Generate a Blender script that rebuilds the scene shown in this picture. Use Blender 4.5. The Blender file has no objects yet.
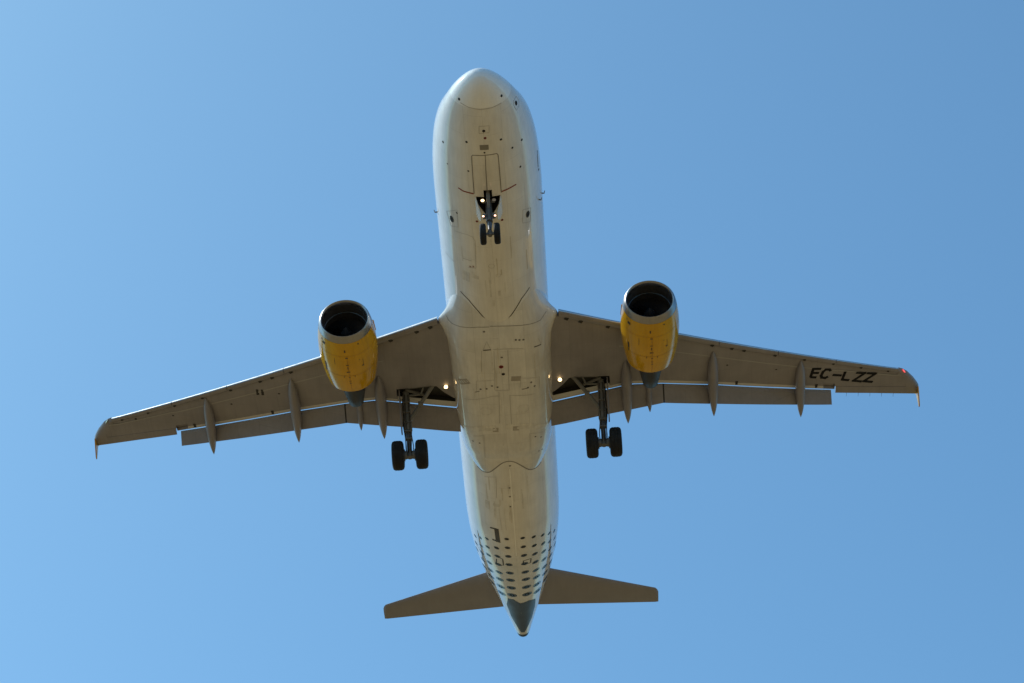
import bpy, bmesh, math, random
from mathutils import Vector, Matrix
from mathutils.bvhtree import BVHTree
random.seed(7)
R = math.radians
sc = bpy.context.scene
col = sc.collection

# ------------------------------------------------------------------ camera, sky, sun, exposure
PITCH = R(3.5)                       # nose-up attitude on approach
RW = Matrix.Rotation(PITCH, 3, 'Y')  # aircraft axes (x aft, y starboard, z up) -> world
CAM_LOCAL = Vector((-64.498, -1.1804, -67.3287))
CAM_ROWS = Matrix(((0.0462094, -0.9979532, -0.0442049),
                   (-0.6423189, -0.0635748, 0.7637962),
                   (-0.7650432, -0.0069010, -0.6439420)))
T = Vector((0, 0, 1.7)) - RW @ CAM_LOCAL
cam = bpy.data.cameras.new('camera'); cam.sensor_width = 36; cam.lens = 2661.98 / 1024 * 36
cam.clip_start = 0.5; cam.clip_end = 60000
co = bpy.data.objects.new('camera', cam); col.objects.link(co)
co.matrix_world = Matrix.Translation((0, 0, 1.7)) @ (RW @ CAM_ROWS.transposed()).to_4x4()
sc.camera = co

SUN_EL, SUN_AZ = R(51), R(22)        # azimuth from +Y towards +X
S = Vector((math.sin(SUN_AZ) * math.cos(SUN_EL), math.cos(SUN_AZ) * math.cos(SUN_EL), math.sin(SUN_EL)))
w = bpy.data.worlds.new('World'); sc.world = w; w.use_nodes = True
nt = w.node_tree; nt.nodes.clear()
sky = nt.nodes.new('ShaderNodeTexSky'); sky.sky_type = 'NISHITA'; sky.sun_disc = False
sky.sun_elevation = SUN_EL; sky.sun_rotation = SUN_AZ
sky.altitude = 0; sky.air_density = 0.8; sky.dust_density = 1.6; sky.ozone_density = 4.0
bg = nt.nodes.new('ShaderNodeBackground'); bg.inputs['Strength'].default_value = 0.15
wo = nt.nodes.new('ShaderNodeOutputWorld')
wb = nt.nodes.new('ShaderNodeVectorMath'); wb.operation = 'MULTIPLY'; wb.inputs[1].default_value = (.56, .855, .855)   # camera white balance of the photograph
nt.links.new(sky.outputs[0], wb.inputs[0]); nt.links.new(wb.outputs[0], bg.inputs[0]); nt.links.new(bg.outputs[0], wo.inputs[0])
sun = bpy.data.lights.new('sun', 'SUN'); sun.energy = 2.35; sun.angle = R(0.53); sun.color = (1, .95, .88)
so = bpy.data.objects.new('sun', sun); col.objects.link(so)
so.rotation_euler = S.to_track_quat('Z', 'Y').to_euler(); so.location = (0, 0, 200)
vs = sc.view_settings
vs.view_transform = 'Standard'; vs.look = 'None'; vs.exposure = 0.6; vs.gamma = 1; vs.use_curve_mapping = False
sc.cycles.max_bounces = 6

# ------------------------------------------------------------------ materials
def mat(name, base, rough=.4, metal=0, var=.08, streak=.06, scale=1.2, emit=None, spec=.5, bump=0.0, panel=None):
    m = bpy.data.materials.new(name); m.use_nodes = True
    t = m.node_tree; b = t.nodes['Principled BSDF']
    b.inputs['Roughness'].default_value = rough; b.inputs['Metallic'].default_value = metal
    b.inputs['Specular IOR Level'].default_value = spec
    N = lambda k: t.nodes.new(k)
    tc = N('ShaderNodeTexCoord')
    def noise(sc_, scale3, detail=5):
        mp = N('ShaderNodeMapping'); mp.inputs['Scale'].default_value = scale3
        t.links.new(tc.outputs['Object'], mp.inputs[0])
        n = N('ShaderNodeTexNoise'); n.inputs['Scale'].default_value = sc_; n.inputs['Detail'].default_value = detail
        t.links.new(mp.outputs[0], n.inputs['Vector']); return n.outputs['Fac']
    def rng(f, lo, hi, a=.3, c=.7):
        r = N('ShaderNodeMapRange'); r.inputs[1].default_value = a; r.inputs[2].default_value = c
        r.inputs[3].default_value = lo; r.inputs[4].default_value = hi
        t.links.new(f, r.inputs[0]); return r.outputs[0]
    def mul(a, c):
        x = N('ShaderNodeMath'); x.operation = 'MULTIPLY'; t.links.new(a, x.inputs[0]); t.links.new(c, x.inputs[1]); return x.outputs[0]
    f = rng(noise(scale, (1, 1, 1)), 1 - var, 1 + var)
    if streak: f = mul(f, rng(noise(3.2, (.22, 2.6, 2.6)), 1 - streak, 1 + streak))
    if panel:
        mp = N('ShaderNodeMapping'); mp.inputs['Scale'].default_value = (1, 1, 0); t.links.new(tc.outputs['Object'], mp.inputs[0])
        br = N('ShaderNodeTexBrick'); br.offset = .37; br.inputs['Scale'].default_value = 1
        br.inputs['Brick Width'].default_value = panel[0]; br.inputs['Row Height'].default_value = panel[1]
        br.inputs['Mortar Size'].default_value = .012; br.inputs['Mortar Smooth'].default_value = .2
        p = panel[2]
        br.inputs['Color1'].default_value = (1 - p,) * 3 + (1,); br.inputs['Color2'].default_value = (1 + p * .3,) * 3 + (1,)
        br.inputs['Mortar'].default_value = (panel[3],) * 3 + (1,)
        t.links.new(mp.outputs[0], br.inputs['Vector'])
        f = mul(f, br.outputs['Color'])
    mx = N('ShaderNodeVectorMath'); mx.operation = 'SCALE'; mx.inputs[0].default_value = base
    t.links.new(f, mx.inputs['Scale']); t.links.new(mx.outputs[0], b.inputs['Base Color'])
    if rough > .05:
        t.links.new(rng(noise(2.3, (.5, 1.5, 1.5)), rough * .85, rough * 1.2), b.inputs['Roughness'])
    if bump:
        bp = N('ShaderNodeBump'); bp.inputs['Strength'].default_value = bump; bp.inputs['Distance'].default_value = .02
        t.links.new(noise(1.6, (.6, 1.4, 1.4), 2), bp.inputs['Height']); t.links.new(bp.outputs[0], b.inputs['Normal'])
    if emit:
        b.inputs['Emission Color'].default_value = (*emit[0], 1); b.inputs['Emission Strength'].default_value = emit[1]
    return m
M = {}
M['white'] = mat('white_gloss_paint', (.73, .72, .70), .035, var=.06, streak=.05, bump=.02, panel=(2.1, .66, .02, .90))
M['radome'] = mat('white_radome_paint', (.86, .855, .84), .10, var=.04, streak=.02, bump=.03)
M['belly'] = mat('white_belly_paint', (.66, .65, .63), .06, var=.08, streak=.06, bump=.04, panel=(1.9, .95, .08, .86))
M['wing'] = mat('grey_wing_paint', (.235, .225, .25), .38, var=.08, streak=.05, panel=(1.5, .9, .04, .88))
M['shroud'] = mat('pale_shroud', (.55, .55, .55), .4, streak=0)  # shroud undersides, paler than the wing skin
M['joint'] = mat('pale_wing_joint', (.32, .32, .33), .4, streak=0)
M['stab'] = mat('grey_stabiliser_paint', (.225, .22, .245), .4, var=.05, streak=.03)
M['yellow'] = mat('yellow_cowl_paint', (.57, .32, .007), .14, var=.07, streak=.08, bump=.08)
M['alu'] = mat('bare_aluminium', (.55, .55, .55), .36, 1, var=.06)
M['lip'] = mat('inlet_lip_metal', (.33, .33, .34), .34, 1, var=.05)
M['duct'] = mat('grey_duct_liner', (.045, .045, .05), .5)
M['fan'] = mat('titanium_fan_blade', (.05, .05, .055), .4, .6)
M['exhaust'] = mat('heat_stained_exhaust_metal', (.035, .035, .037), .5, .4, var=.15, streak=.15)
M['dark'] = mat('dark_recess', (.022, .021, .02), .7, streak=0)
M['cowlseam'] = mat('cowl_seam', (.38, .19, .012), .4, streak=0)
M['line'] = mat('dark_seam_sealant', (.04, .037, .034), .6, streak=0)
M['faint'] = mat('faint_panel_seam', (.44, .43, .41), .5, streak=0)
M['grime_shade'] = mat('grey_grime_and_shade', (.63, .615, .585), .15, var=.12, streak=.12, scale=4)  # grime; also paints the shading of the belly dimples
M['greydot'] = mat('charcoal_dot_paint', (.035, .037, .04), .2, streak=0)
M['red'] = mat('red_marking_paint', (.22, .02, .015), .5, streak=0)
M['letter'] = mat('black_registration_paint', (.006, .006, .007), .6, streak=0, spec=.15)
M['tyre'] = mat('tyre_rubber', (.009, .009, .010), .85, streak=0)
M['hub'] = mat('wheel_hub_metal', (.30, .30, .30), .4, .8, streak=0)
M['gear'] = mat('grey_gear_paint', (.15, .15, .15), .45, var=.15, streak=0)
M['chrome'] = mat('chrome_piston', (.14, .14, .15), .55, .6, streak=0)
M['tailcone'] = mat('dark_tail_cone_metal', (.03, .031, .033), .35, .0, var=.12, spec=.35)
M['lamp'] = mat('lit_lamp_lens', (.8, .8, .8), .2, emit=((1, .66, .30), 3.5), streak=0)
M['lampdim'] = mat('dim_lamp_lens', (.12, .12, .11), .25, emit=((1, .85, .65), .06), streak=0)
M['lampsmall'] = mat('small_lit_lamp_lens', (.8, .6, .5), .2, emit=((1, .55, .36), 3), streak=0)
M['navred'] = mat('red_navigation_lens', (.8, .03, .03), .2, emit=((1, .10, .10), .9), streak=0)
M['navgreen'] = mat('green_navigation_lens', (.55, .75, .68), .15, streak=0)

# ------------------------------------------------------------------ mesh helpers
BASE = Vector((17.7, 0, -4.2))       # root sits under the main wheels
class MB:
    def __init__(s): s.v = []; s.f = []; s.m = []
    def add(s, vs, fs, mi=0):
        o = len(s.v); s.v += [tuple(p) for p in vs]
        for f in fs: s.f.append(tuple(i + o for i in f)); s.m.append(mi)
    def loft(s, rings, closed=True, caps=True, mi=0):
        n = len(rings[0]); vs = [p for r in rings for p in r]; fs = []
        for i in range(len(rings) - 1):
            for j in range(n if closed else n - 1):
                k = (j + 1) % n; fs.append((i*n+j, i*n+k, (i+1)*n+k, (i+1)*n+j))
        if caps and closed:
            fs.append(tuple(range(n))[::-1]); fs.append(tuple(range((len(rings)-1)*n, len(rings)*n)))
        s.add(vs, fs, mi)
    def tube(s, path, rad, n=12, mi=0, caps=True):
        path = [Vector(p) for p in path]
        if not isinstance(rad, (list, tuple)): rad = [rad] * len(path)
        rings = []
        for i, p in enumerate(path):
            d = (path[min(i+1, len(path)-1)] - path[max(i-1, 0)]).normalized()
            a = d.orthogonal().normalized() if i == 0 else (a - d * a.dot(d)).normalized()
            b = d.cross(a)
            rings.append([p + (a*math.cos(t) + b*math.sin(t)) * rad[i] for t in [2*math.pi*k/n for k in range(n)]])
        s.loft(rings, True, caps, mi)
    def rev(s, c, prof, n=48, mi=0, axis='x'):
        c = Vector(c); rings = []
        for x, r in prof:
            ring = []
            for k in range(n):
                t = 2*math.pi*k/n; a, b = r*math.cos(t), r*math.sin(t)
                ring.append(c + (Vector((x, a, b)) if axis == 'x' else Vector((b, x, a))))
            rings.append(ring)
        s.loft(rings, True, False, mi)
    def box(s, c, d, rot=None, mi=0):
        c = Vector(c); vs = []
        for z in (-1, 1):
            for y in (-1, 1):
                for x in (-1, 1):
                    p = Vector((x*d[0]/2, y*d[1]/2, z*d[2]/2))
                    vs.append(c + (rot @ p if rot else p))
        s.add(vs, [(0,2,3,1),(4,5,7,6),(0,1,5,4),(2,6,7,3),(0,4,6,2),(1,3,7,5)], mi)
    def slab(s, poly, off, mi=0):
        n = len(poly); vs = [Vector(p) for p in poly] + [Vector(p) + Vector(off) for p in poly]
        fs = [tuple(range(n))[::-1], tuple(range(n, 2*n))] + [(i, (i+1) % n, n+(i+1) % n, n+i) for i in range(n)]
        s.add(vs, fs, mi)
    def build(s, name, mats, parent, smooth=35, bevel=0):
        me = bpy.data.meshes.new(name); me.from_pydata(s.v, [], s.f)
        for m in (mats if isinstance(mats, (list, tuple)) else [mats]): me.materials.append(m)
        me.polygons.foreach_set('material_index', s.m)
        bm = bmesh.new(); bm.from_mesh(me)
        bmesh.ops.remove_doubles(bm, verts=bm.verts, dist=1e-5)
        bmesh.ops.recalc_face_normals(bm, faces=bm.faces)
        if bevel:
            es = [e for e in bm.edges if len(e.link_faces) == 2 and e.calc_face_angle() > R(40)]
            bmesh.ops.bevel(bm, geom=es, offset=bevel, segments=2, affect='EDGES', clamp_overlap=True)
        bm.to_mesh(me); bm.free()
        if smooth:
            me.polygons.foreach_set('use_smooth', [True] * len(me.polygons))
            me.set_sharp_from_angle(angle=R(smooth))
        o = bpy.data.objects.new(name, me); col.objects.link(o)
        o.parent = parent
        if parent is plane: o.location = -BASE
        return o

def pchip(xs, ys):
    n = len(xs); h = [xs[i+1]-xs[i] for i in range(n-1)]; d = [(ys[i+1]-ys[i])/h[i] for i in range(n-1)]
    m = [0]*n; m[0], m[-1] = d[0], d[-1]
    for i in range(1, n-1):
        if d[i-1]*d[i] > 0:
            a, b = 2*h[i]+h[i-1], h[i]+2*h[i-1]; m[i] = (a+b)/(a/d[i-1]+b/d[i])
    def f(x):
        if x <= xs[0]: return ys[0]
        if x >= xs[-1]: return ys[-1]
        i = max(k for k in range(n-1) if xs[k] <= x); t = (x-xs[i])/h[i]
        return (ys[i]*(1+2*t)*(1-t)**2 + h[i]*m[i]*t*(1-t)**2 + ys[i+1]*t*t*(3-2*t) + h[i]*m[i+1]*t*t*(t-1))
    return f
def lin(pts):
    def f(x):
        if x <= pts[0][0]: return pts[0][1]
        for (a, u), (b, v) in zip(pts, pts[1:]):
            if x <= b: return u + (v-u)*(x-a)/(b-a)
        return pts[-1][1]
    return f

# ------------------------------------------------------------------ ground
def ground():
    m = bpy.data.materials.new('dry_field_ground'); m.use_nodes = True
    t = m.node_tree; b = t.nodes['Principled BSDF']; b.inputs['Roughness'].default_value = .95
    tc = t.nodes.new('ShaderNodeTexCoord'); cols = []
    for s_ in (.004, .15):
        n = t.nodes.new('ShaderNodeTexNoise'); n.inputs['Scale'].default_value = s_; n.inputs['Detail'].default_value = 8
        t.links.new(tc.outputs['Object'], n.inputs['Vector']); cols.append(n)
    r = t.nodes.new('ShaderNodeValToRGB')
    r.color_ramp.elements[0].position = .38; r.color_ramp.elements[0].color = (.178, .113, .042, 1)
    r.color_ramp.elements[1].position = .62; r.color_ramp.elements[1].color = (.262, .168, .065, 1)
    mx = t.nodes.new('ShaderNodeMath'); mx.operation = 'ADD'; hf = t.nodes.new('ShaderNodeMath'); hf.operation = 'MULTIPLY'; hf.inputs[1].default_value = .5
    t.links.new(cols[0].outputs['Fac'], mx.inputs[0]); t.links.new(cols[1].outputs['Fac'], mx.inputs[1])
    t.links.new(mx.outputs[0], hf.inputs[0]); t.links.new(hf.outputs[0], r.inputs[0]); t.links.new(r.outputs[0], b.inputs['Base Color'])
    # dry open field close by, darker scrub and trees farther out
    ln = t.nodes.new('ShaderNodeVectorMath'); ln.operation = 'LENGTH'; t.links.new(tc.outputs['Object'], ln.inputs[0])
    wob = t.nodes.new('ShaderNodeMath'); wob.operation = 'MULTIPLY_ADD'; wob.inputs[1].default_value = 700; t.links.new(cols[0].outputs['Fac'], wob.inputs[0]); t.links.new(ln.outputs['Value'], wob.inputs[2])
    mr = t.nodes.new('ShaderNodeMapRange'); mr.inputs[1].default_value = 560; mr.inputs[2].default_value = 760; t.links.new(wob.outputs[0], mr.inputs[0])
    far = t.nodes.new('ShaderNodeValToRGB'); far.color_ramp.elements[0].position = .35; far.color_ramp.elements[0].color = (.035, .045, .022, 1)
    far.color_ramp.elements[1].position = .75; far.color_ramp.elements[1].color = (.13, .105, .06, 1); t.links.new(cols[1].outputs['Fac'], far.inputs[0])
    mixc = t.nodes.new('ShaderNodeMix'); mixc.data_type = 'RGBA'; t.links.new(mr.outputs[0], mixc.inputs[0]); t.links.new(r.outputs[0], mixc.inputs[6]); t.links.new(far.outputs[0], mixc.inputs[7])
    t.links.new(mixc.outputs[2], b.inputs['Base Color'])
    rad = [0, 20, 100, 400, 1500, 6000, 30000]; vs = [(0, 0, 0)]; fs = []; n = 64
    for q in rad[1:]: vs += [(q*math.cos(2*math.pi*k/n), q*math.sin(2*math.pi*k/n), 0) for k in range(n)]
    for k in range(n): fs.append((0, 1+k, 1+(k+1) % n))
    for i in range(len(rad)-2):
        for k in range(n):
            a = 1+i*n; fs.append((a+k, a+n+k, a+n+(k+1) % n, a+(k+1) % n))
    me = bpy.data.meshes.new('ground'); me.from_pydata(vs, [], fs); me.materials.append(m)
    o = bpy.data.objects.new('ground', me); col.objects.link(o); o['kind'] = 'structure'
ground()

# ------------------------------------------------------------------ the airliner
plane = bpy.data.objects.new('airliner', None); col.objects.link(plane)
plane.matrix_world = Matrix.Translation(T + RW @ BASE) @ RW.to_4x4()
plane['label'] = 'white twin-engine airliner with yellow engines and lowered landing gear, seen from below in blue sky'
plane['category'] = 'airplane'

# fuselage: station, top, bottom, half width
FU = [(0,-.76,-.76,0.005),(.03,-.61,-.90,.15),(.1,-.48,-1.02,.29),(.25,-.30,-1.17,.49),(.5,-.09,-1.32,.72),(.8,.12,-1.45,.93),
      (1.2,.38,-1.58,1.15),(1.7,.72,-1.72,1.36),(2.2,1.14,-1.82,1.53),(2.8,1.58,-1.91,1.68),(3.5,1.84,-1.98,1.81),
      (4.3,1.98,-2.03,1.90),(5.2,2.05,-2.06,1.955),(6.2,2.07,-2.07,1.975),(24,2.07,-2.07,1.975),(25.5,2.07,-2.02,1.97),
      (27,2.07,-1.84,1.93),(28.5,2.06,-1.53,1.83),(30,2.05,-1.15,1.66),(31.5,2.02,-.75,1.43),(33,1.96,-.36,1.16),
      (34.5,1.84,.02,.86),(35.7,1.66,.31,.61),(36.7,1.48,.55,.41),(37.3,1.36,.70,.29)]
zt = pchip([f[0] for f in FU], [f[1] for f in FU]); zb = pchip([f[0] for f in FU], [f[2] for f in FU]); wd = pchip([f[0] for f in FU], [f[3] for f in FU])
def fus_ring(x, n=96):
    a, b, h = zt(x), zb(x), wd(x); c = (a+b)/2; r = max((a-b)/2, .004)
    return [(x, h*math.sin(2*math.pi*k/n), c - r*math.cos(2*math.pi*k/n)) for k in range(n)]
xs = [0, .008, .03, .06, .1, .17, .25, .37, .5, .65, .8, 1.02] + [1.2 + .25*i for i in range(20)] + [6.2 + .6*i for i in range(30)] + [24.2 + .3*i for i in range(43)] + [37.0]
def belly_z_bvh(objs):
    vs, fs = [], []
    for o in objs:
        k = len(vs); vs += [v.co.copy() for v in o.data.vertices]; fs += [[i+k for i in p.vertices] for p in o.data.polygons]
    return BVHTree.FromPolygons(vs, fs)

mb = MB(); mb.loft([fus_ring(x) for x in xs]); fus = mb.build('fuselage', [M['white'], M['dark'], M['radome']], plane, 50)
# nose gear bay, cut into the hull
for pl in ([(4.95,-.43),(4.95,.43),(5.30,.40),(5.84,.14),(5.84,-.14),(5.30,-.40)], [(4.62,-.15),(4.62,.15),(4.97,.15),(4.97,-.15)]):
    mb = MB(); mb.slab([(x, y, -2.25) for x, y in pl], (0, 0, 1.0)); cut = mb.build('cutter', [M['dark']], plane, 0)
    md = fus.modifiers.new('bay', 'BOOLEAN'); md.object = cut; md.operation = 'DIFFERENCE'; md.solver = 'EXACT'
    bpy.context.view_layer.update()
    me = bpy.data.meshes.new_from_object(fus.evaluated_get(bpy.context.evaluated_depsgraph_get())); fus.modifiers.clear(); fus.data = me
    bpy.data.objects.remove(cut)
for p in me.polygons:
    c = p.center
    if c.x < 1.02: p.material_index = 2
    if 4.60 < c.x < 4.96 and abs(c.y) < .16 and -1.96 < c.z < -1.0: p.material_index = 1; p.use_smooth = False
    if 4.93 < c.x < 5.87 and abs(c.y) < .405 and -1.9 < c.z < -1.0: p.material_index = 1; p.use_smooth = False

# belly fairing: station, half width, bottom, top of the side
BF = [(9.5,1.40,-1.05),(10.2,1.46,-1.44),(11,1.62,-1.84),(11.85,1.82,-2.07),(12.4,1.93,-2.20),(13.2,2.00,-2.32),(14.2,2.00,-2.38),
      (17,1.97,-2.40),(18.5,1.94,-2.37),(19.6,1.86,-2.24),(20.4,1.74,-2.08),(21.0,1.58,-2.00),(21.5,1.42,-1.93),(21.9,1.24,-1.78),(22.3,1.0,-1.4),(22.6,.8,-.95)]
bw = pchip([b[0] for b in BF], [b[1] for b in BF]); bz = pchip([b[0] for b in BF], [b[2] for b in BF])
bn = lin([(9.5, 3.6), (14, 3.0), (23, 3.2)])
bfl = pchip([10.9, 11.6, 12.15, 12.45, 12.9, 13.6, 14.6], [0, .04, .20, .37, .20, .05, 0])          # fillet that flares out to the slat root
def fair_ring(x):
    W, Z = bw(x), bz(x); top = max(-.55, Z+.3); H = top - Z; n = bn(x); out = []
    for k in range(61):
        t = math.pi*k/60; c, s_ = math.cos(t), math.sin(t)
        z = top - H*abs(s_)**(2/n); y = W*math.copysign(abs(c)**(2/n), c)
        y += math.copysign(bfl(x)*math.exp(-((z+1.22)/.30)**2), c)
        out.append((x, y, z))
    return out
mb = MB(); mb.loft([fair_ring(9.5 + .12*i) for i in range(110)], True, True); fair = mb.build('belly_fairing', M['belly'], plane, 50)

# ------------------------------------------------------------------ wings
def zw(y): return -1.3 + .089*(y-2) + (.85*((y-2)/15)**2 if y > 2 else 0)
XLE = lin([(1.6, 11.95), (2.3, 12.32), (16.0, 19.58)])
XLO = lin([(1.6,17.8),(2,17.75),(5,17.35),(6.3,17.62),(8.4,18.25),(11.7,19.42),(13.4,20.02)])      # lower skin edge above the flap
AIL = lin([(13.4,19.85),(16.4,20.85)])                                                           # aileron hinge line
XTE = lin([(13.4,20.26),(15,20.80),(17,21.52)])
XBAY = lin([(1.9,17.25),(2.35,16.8),(2.6,16.45),(2.8,16.42),(4.2,16.68)])
THK = lin([(1.6,.85),(6.3,.50),(17,.20)])
def wing_sec(y, side, mode):
    z = zw(y); xl = XLE(y); th = THK(y)
    k = .33*(1 - .45*(y-2)/15)
    if y > 16.0:
        q = (y-16)/1.0; xl = XLE(16) + 1.9*q*q*.55 + .45*q; k = .05
    xe = XTE(y) if mode == 'tip' else AIL(y) - .012 if mode == 'ail' else XLO(y)
    c = xe - xl
    pts = [(xl+k, z+.13), (xl+k+.06, z+.045), (xl+k+.2, z+.01), (xl+k+.45, z-.005)]
    if mode == 'bay': xb, h1 = XBAY(y), .34
    elif mode == 'pocket': xb, h1 = xe-.34, .16
    else: xb, h1 = (xe-.5 if mode == 'std' else xe-.12), 0
    beam = .24 if mode == 'bay' else .1 if mode == 'pocket' else .17 if mode == 'std' else .08
    hb = .10 if mode == 'bay' else .1 if mode == 'pocket' else 0
    pts += [(xl+k+.45+(xb-xl-k-.45)*.5, z-.006), (xb, z), (xb+.002, z+h1), (xe-beam, z+h1+.001*(h1>0)), (xe-beam+.002, z+hb), (xe, z+(.02 if mode == 'bay' else 0)), (xe+(.06 if mode in ('std','bay','pocket') else .0), z+.02 if mode == 'tip' else z+.40 if mode == 'bay' else z+.09)]
    pts += [(xl+c*.75, z+(.62 if mode == 'bay' else th*.5)), (xl+c*.5, z+th*.86), (xl+c*.3, z+th), (xl+c*.14+k, z+th*.86), (xl+k+.1, z+.13+.22*th)]
    return [(px, side*y, pz) for px, pz in pts]
def wing(side):
    st = [(1.5,'bay'),(2.0,'bay'),(2.35,'bay'),(2.6,'bay'),(2.8,'bay'),(3.5,'bay'),(4.2,'bay'),(4.21,'std')] + \
         [(y,'std') for y in (5,5.7,6.3,7.3,8.4,9.5,10.6,11.7,12.9)] + [(12.91,'pocket'),(13.37,'pocket'),(13.38,'ail'),(14.2,'ail'),(15,'ail'),(15.7,'ail'),(16,'ail'),(16.03,'ail'),(16.2,'ail'),(16.4,'ail'),(16.41,'tip'),(16.7,'tip'),(16.88,'tip'),(16.97,'tip')]
    rings = [wing_sec(y, side, m) for y, m in st]; mb = MB(); n = len(rings[0])
    for i in range(len(rings)-1):
        for j in range(n):
            k = (j+1) % n
            d = st[i][1] == st[i+1][1] and st[i][1] in ('bay','pocket') and j in (5, 6, 7)
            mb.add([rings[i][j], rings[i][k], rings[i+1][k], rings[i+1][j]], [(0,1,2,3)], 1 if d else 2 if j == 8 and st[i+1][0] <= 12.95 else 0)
    mb.add(rings[0], [tuple(range(n))]); mb.add(rings[-1], [tuple(range(n))])
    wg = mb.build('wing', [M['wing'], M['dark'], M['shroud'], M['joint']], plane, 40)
    # slats
    def slat_sec(y):
        s_ = .86*(1 - .45*(y-2)/15); x, z = XLE(y), zw(y)
        P = [(.43,.012),(.30,-.035),(.16,-.055),(.06,-.04),(.01,.0),(0,.05),(.03,.12),(.1,.19),(.25,.28),(.5,.37),(.78,.43),(.76,.41),(.5,.33),(.3,.22),(.22,.12),(.26,.05),(.42,.03)]
        return [(x+a*s_, side*y, z+b*s_) for a, b in P]
    for y0, y1 in ((2.32,4.95),(6.15,8.55),(8.57,10.95),(10.97,13.35),(13.37,16.02)):
        mb = MB(); k = 6; rr = [slat_sec(y0+(y1-y0)*i/k) for i in range(k+1)]; n = len(rr[0])
        for i in range(k):
            for j in range(n):
                q = (j+1) % n
                mb.add([rr[i][j], rr[i][q], rr[i+1][q], rr[i+1][j]], [(0,1,2,3)], 1 if 4 <= j <= 7 else 0)
        mb.add(rr[0], [tuple(range(n))]); mb.add(rr[-1], [tuple(range(n))])
        mb.build('slat', [M['wing'], M['alu']], wg, 40)
    # flaps
    def flap_sec(y):
        z = zw(y); x0 = XLO(y) + .03; xt = FTE(y); zt_ = z - .52
        L = Vector((x0-.01, z-.022)); Tt = Vector((xt, zt_)); d = Tt-L; nrm = Vector((-d.y, d.x)).normalized()
        if nrm.y < 0: nrm = -nrm
        P = [(1,0),(.6,-.02),(.3,-.045),(.1,-.05),(.02,-.03),(0,.02),(.03,.075),(.12,.12),(.3,.14),(.6,.085),(.85,.035),(1,.012)]
        out = []
        for a, b in P:
            p = L + d*a + nrm*b; out.append((p.x, side*y, p.y))
        return out
    FTE = lin([(2,18.67),(4,18.42),(6.3,18.24),(8.65,18.93),(11.6,19.83),(13.2,20.33)])
    for y0, y1, k in ((1.80,6.30,8),(6.36,13.22,12)):
        mb = MB(); mb.loft([flap_sec(y0+(y1-y0)*i/k) for i in range(k+1)]); mb.build('flap', M['wing'], wg, 40)
    mb = MB(); mb.loft([flap_sec(6.302), flap_sec(6.358)]); mb.build('flap_gap_fill', M['dark'], wg, 40)  # dark slab added to fill the gap between the two flaps
    # aileron
    mb = MB(); rr = []
    for i in range(7):
        y = 13.42 + (16.405-13.42)*i/6; z = zw(y); a, b = AIL(y)+.012, XTE(y)
        rr.append([(a, side*y, z+.002), (a+.05, side*y, z-.006), (b, side*y, z), (b, side*y, z+.015), (a+.08, side*y, z+.14), (a, side*y, z+.12)])
    mb.loft(rr); mb.build('aileron', M['wing'], wg, 30)
    for y in (13.9, 14.4, 14.9, 15.4, 15.9) if side < 0 else ():                # static discharge wicks on the trailing edge
        z = zw(y); mb = MB(); mb.tube([(XTE(y)-.05, side*y, z+.008), (XTE(y)+.22, side*y, z+.0)], [.008,.005], 6); mb.build('static_wick', M['line'], wg, 30)
    # flap track fairings
    for y, x0, x1, wmax, hh in ((4.86,15.8,18.85,.22,.30),(5.74,17.2,18.35,.13,.22),(8.32,16.15,19.28,.21,.29),(11.9,17.75,20.38,.20,.27)):
        mb = MB(); rings = []
        for i in range(25):
            t = i/24; x = x0+(x1-x0)*t; z = zw(y)
            r = (math.sin(math.pi*min(t/.9, 1)**.62) if t < .9 else 0)
            r = max(0.012, (1-(abs(t-.45)/.45)**2.4 if t < .45 else 1-((t-.45)/.55)**2.7))**.8
            zc = z + .02 - .12*math.sin(math.pi*min(t*1.2,1)) - .86*max(0, t-.42)**1.1/.58
            rings.append([(x, side*y + wmax*r*math.sin(a), zc + hh*r*math.cos(a)*(1 if math.cos(a) < 0 else .6)) for a in [2*math.pi*k/20 for k in range(20)]])
        mb.loft(rings); mb.build('flap_track_fairing', M['wing'], wg, 60)
    # wing-tip fence
    z = zw(17); mb = MB()
    mb.slab([(21.30,side*16.91,z+.02),(21.72,side*16.91,z+.40),(22.15,side*16.91,z+.76),(22.32,side*16.91,z+.76),(21.62,side*16.91,z+.02),
             (21.86,side*16.96,z-.45),(21.72,side*16.96,z-.45),(20.95,side*16.91,z-.05)], (0, side*.045, 0))
    mb.build('wingtip_fence', M['yellow'], wg, 30, bevel=.012)
    # navigation light in the leading-edge corner
    mb = MB(); rings = []
    y = 16.18; c = Vector((19.86, side*16.27, zw(16.27)+.05))
    for i in range(9):
        t = -1+2*i/8; r = math.sqrt(max(.02, 1-t*t))
        p = c + Vector((.87, side*.49, .05)).normalized()*t*.13
        rings.append([p + Vector((-.45*math.cos(a), side*.8*math.cos(a)*.5, math.sin(a)))*.038*r for a in [2*math.pi*k/14 for k in range(14)]])
    mb.loft(rings); mb.build('navigation_light', M['navred'] if side < 0 else M['navgreen'], wg, 60)
    # landing light under the wing root
    c = Vector((16.42, side*2.24, -1.34)); d = Vector((-.93, 0, -.30)).normalized(); mb = MB()
    mb.tube([c+Vector((.12,0,.12)), c-d*.07, c+d*.02], [.04,.07,.085], 18, 0)
    rr = [c+d*.021]; u = d.orthogonal().normalized(); v = d.cross(u)
    mb.loft([[c+d*(.022+q) + (u*math.cos(a)+v*math.sin(a))*r for a in [2*math.pi*k/18 for k in range(18)]] for r, q in ((.075,0),(.06,.02),(.04,.032),(.004,.035))], True, False, 1)
    mb.build('landing_light', [M['gear'], M['lamp']], wg, 40)
    return wg
wings = {s: wing(s) for s in (1, -1)}

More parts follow.
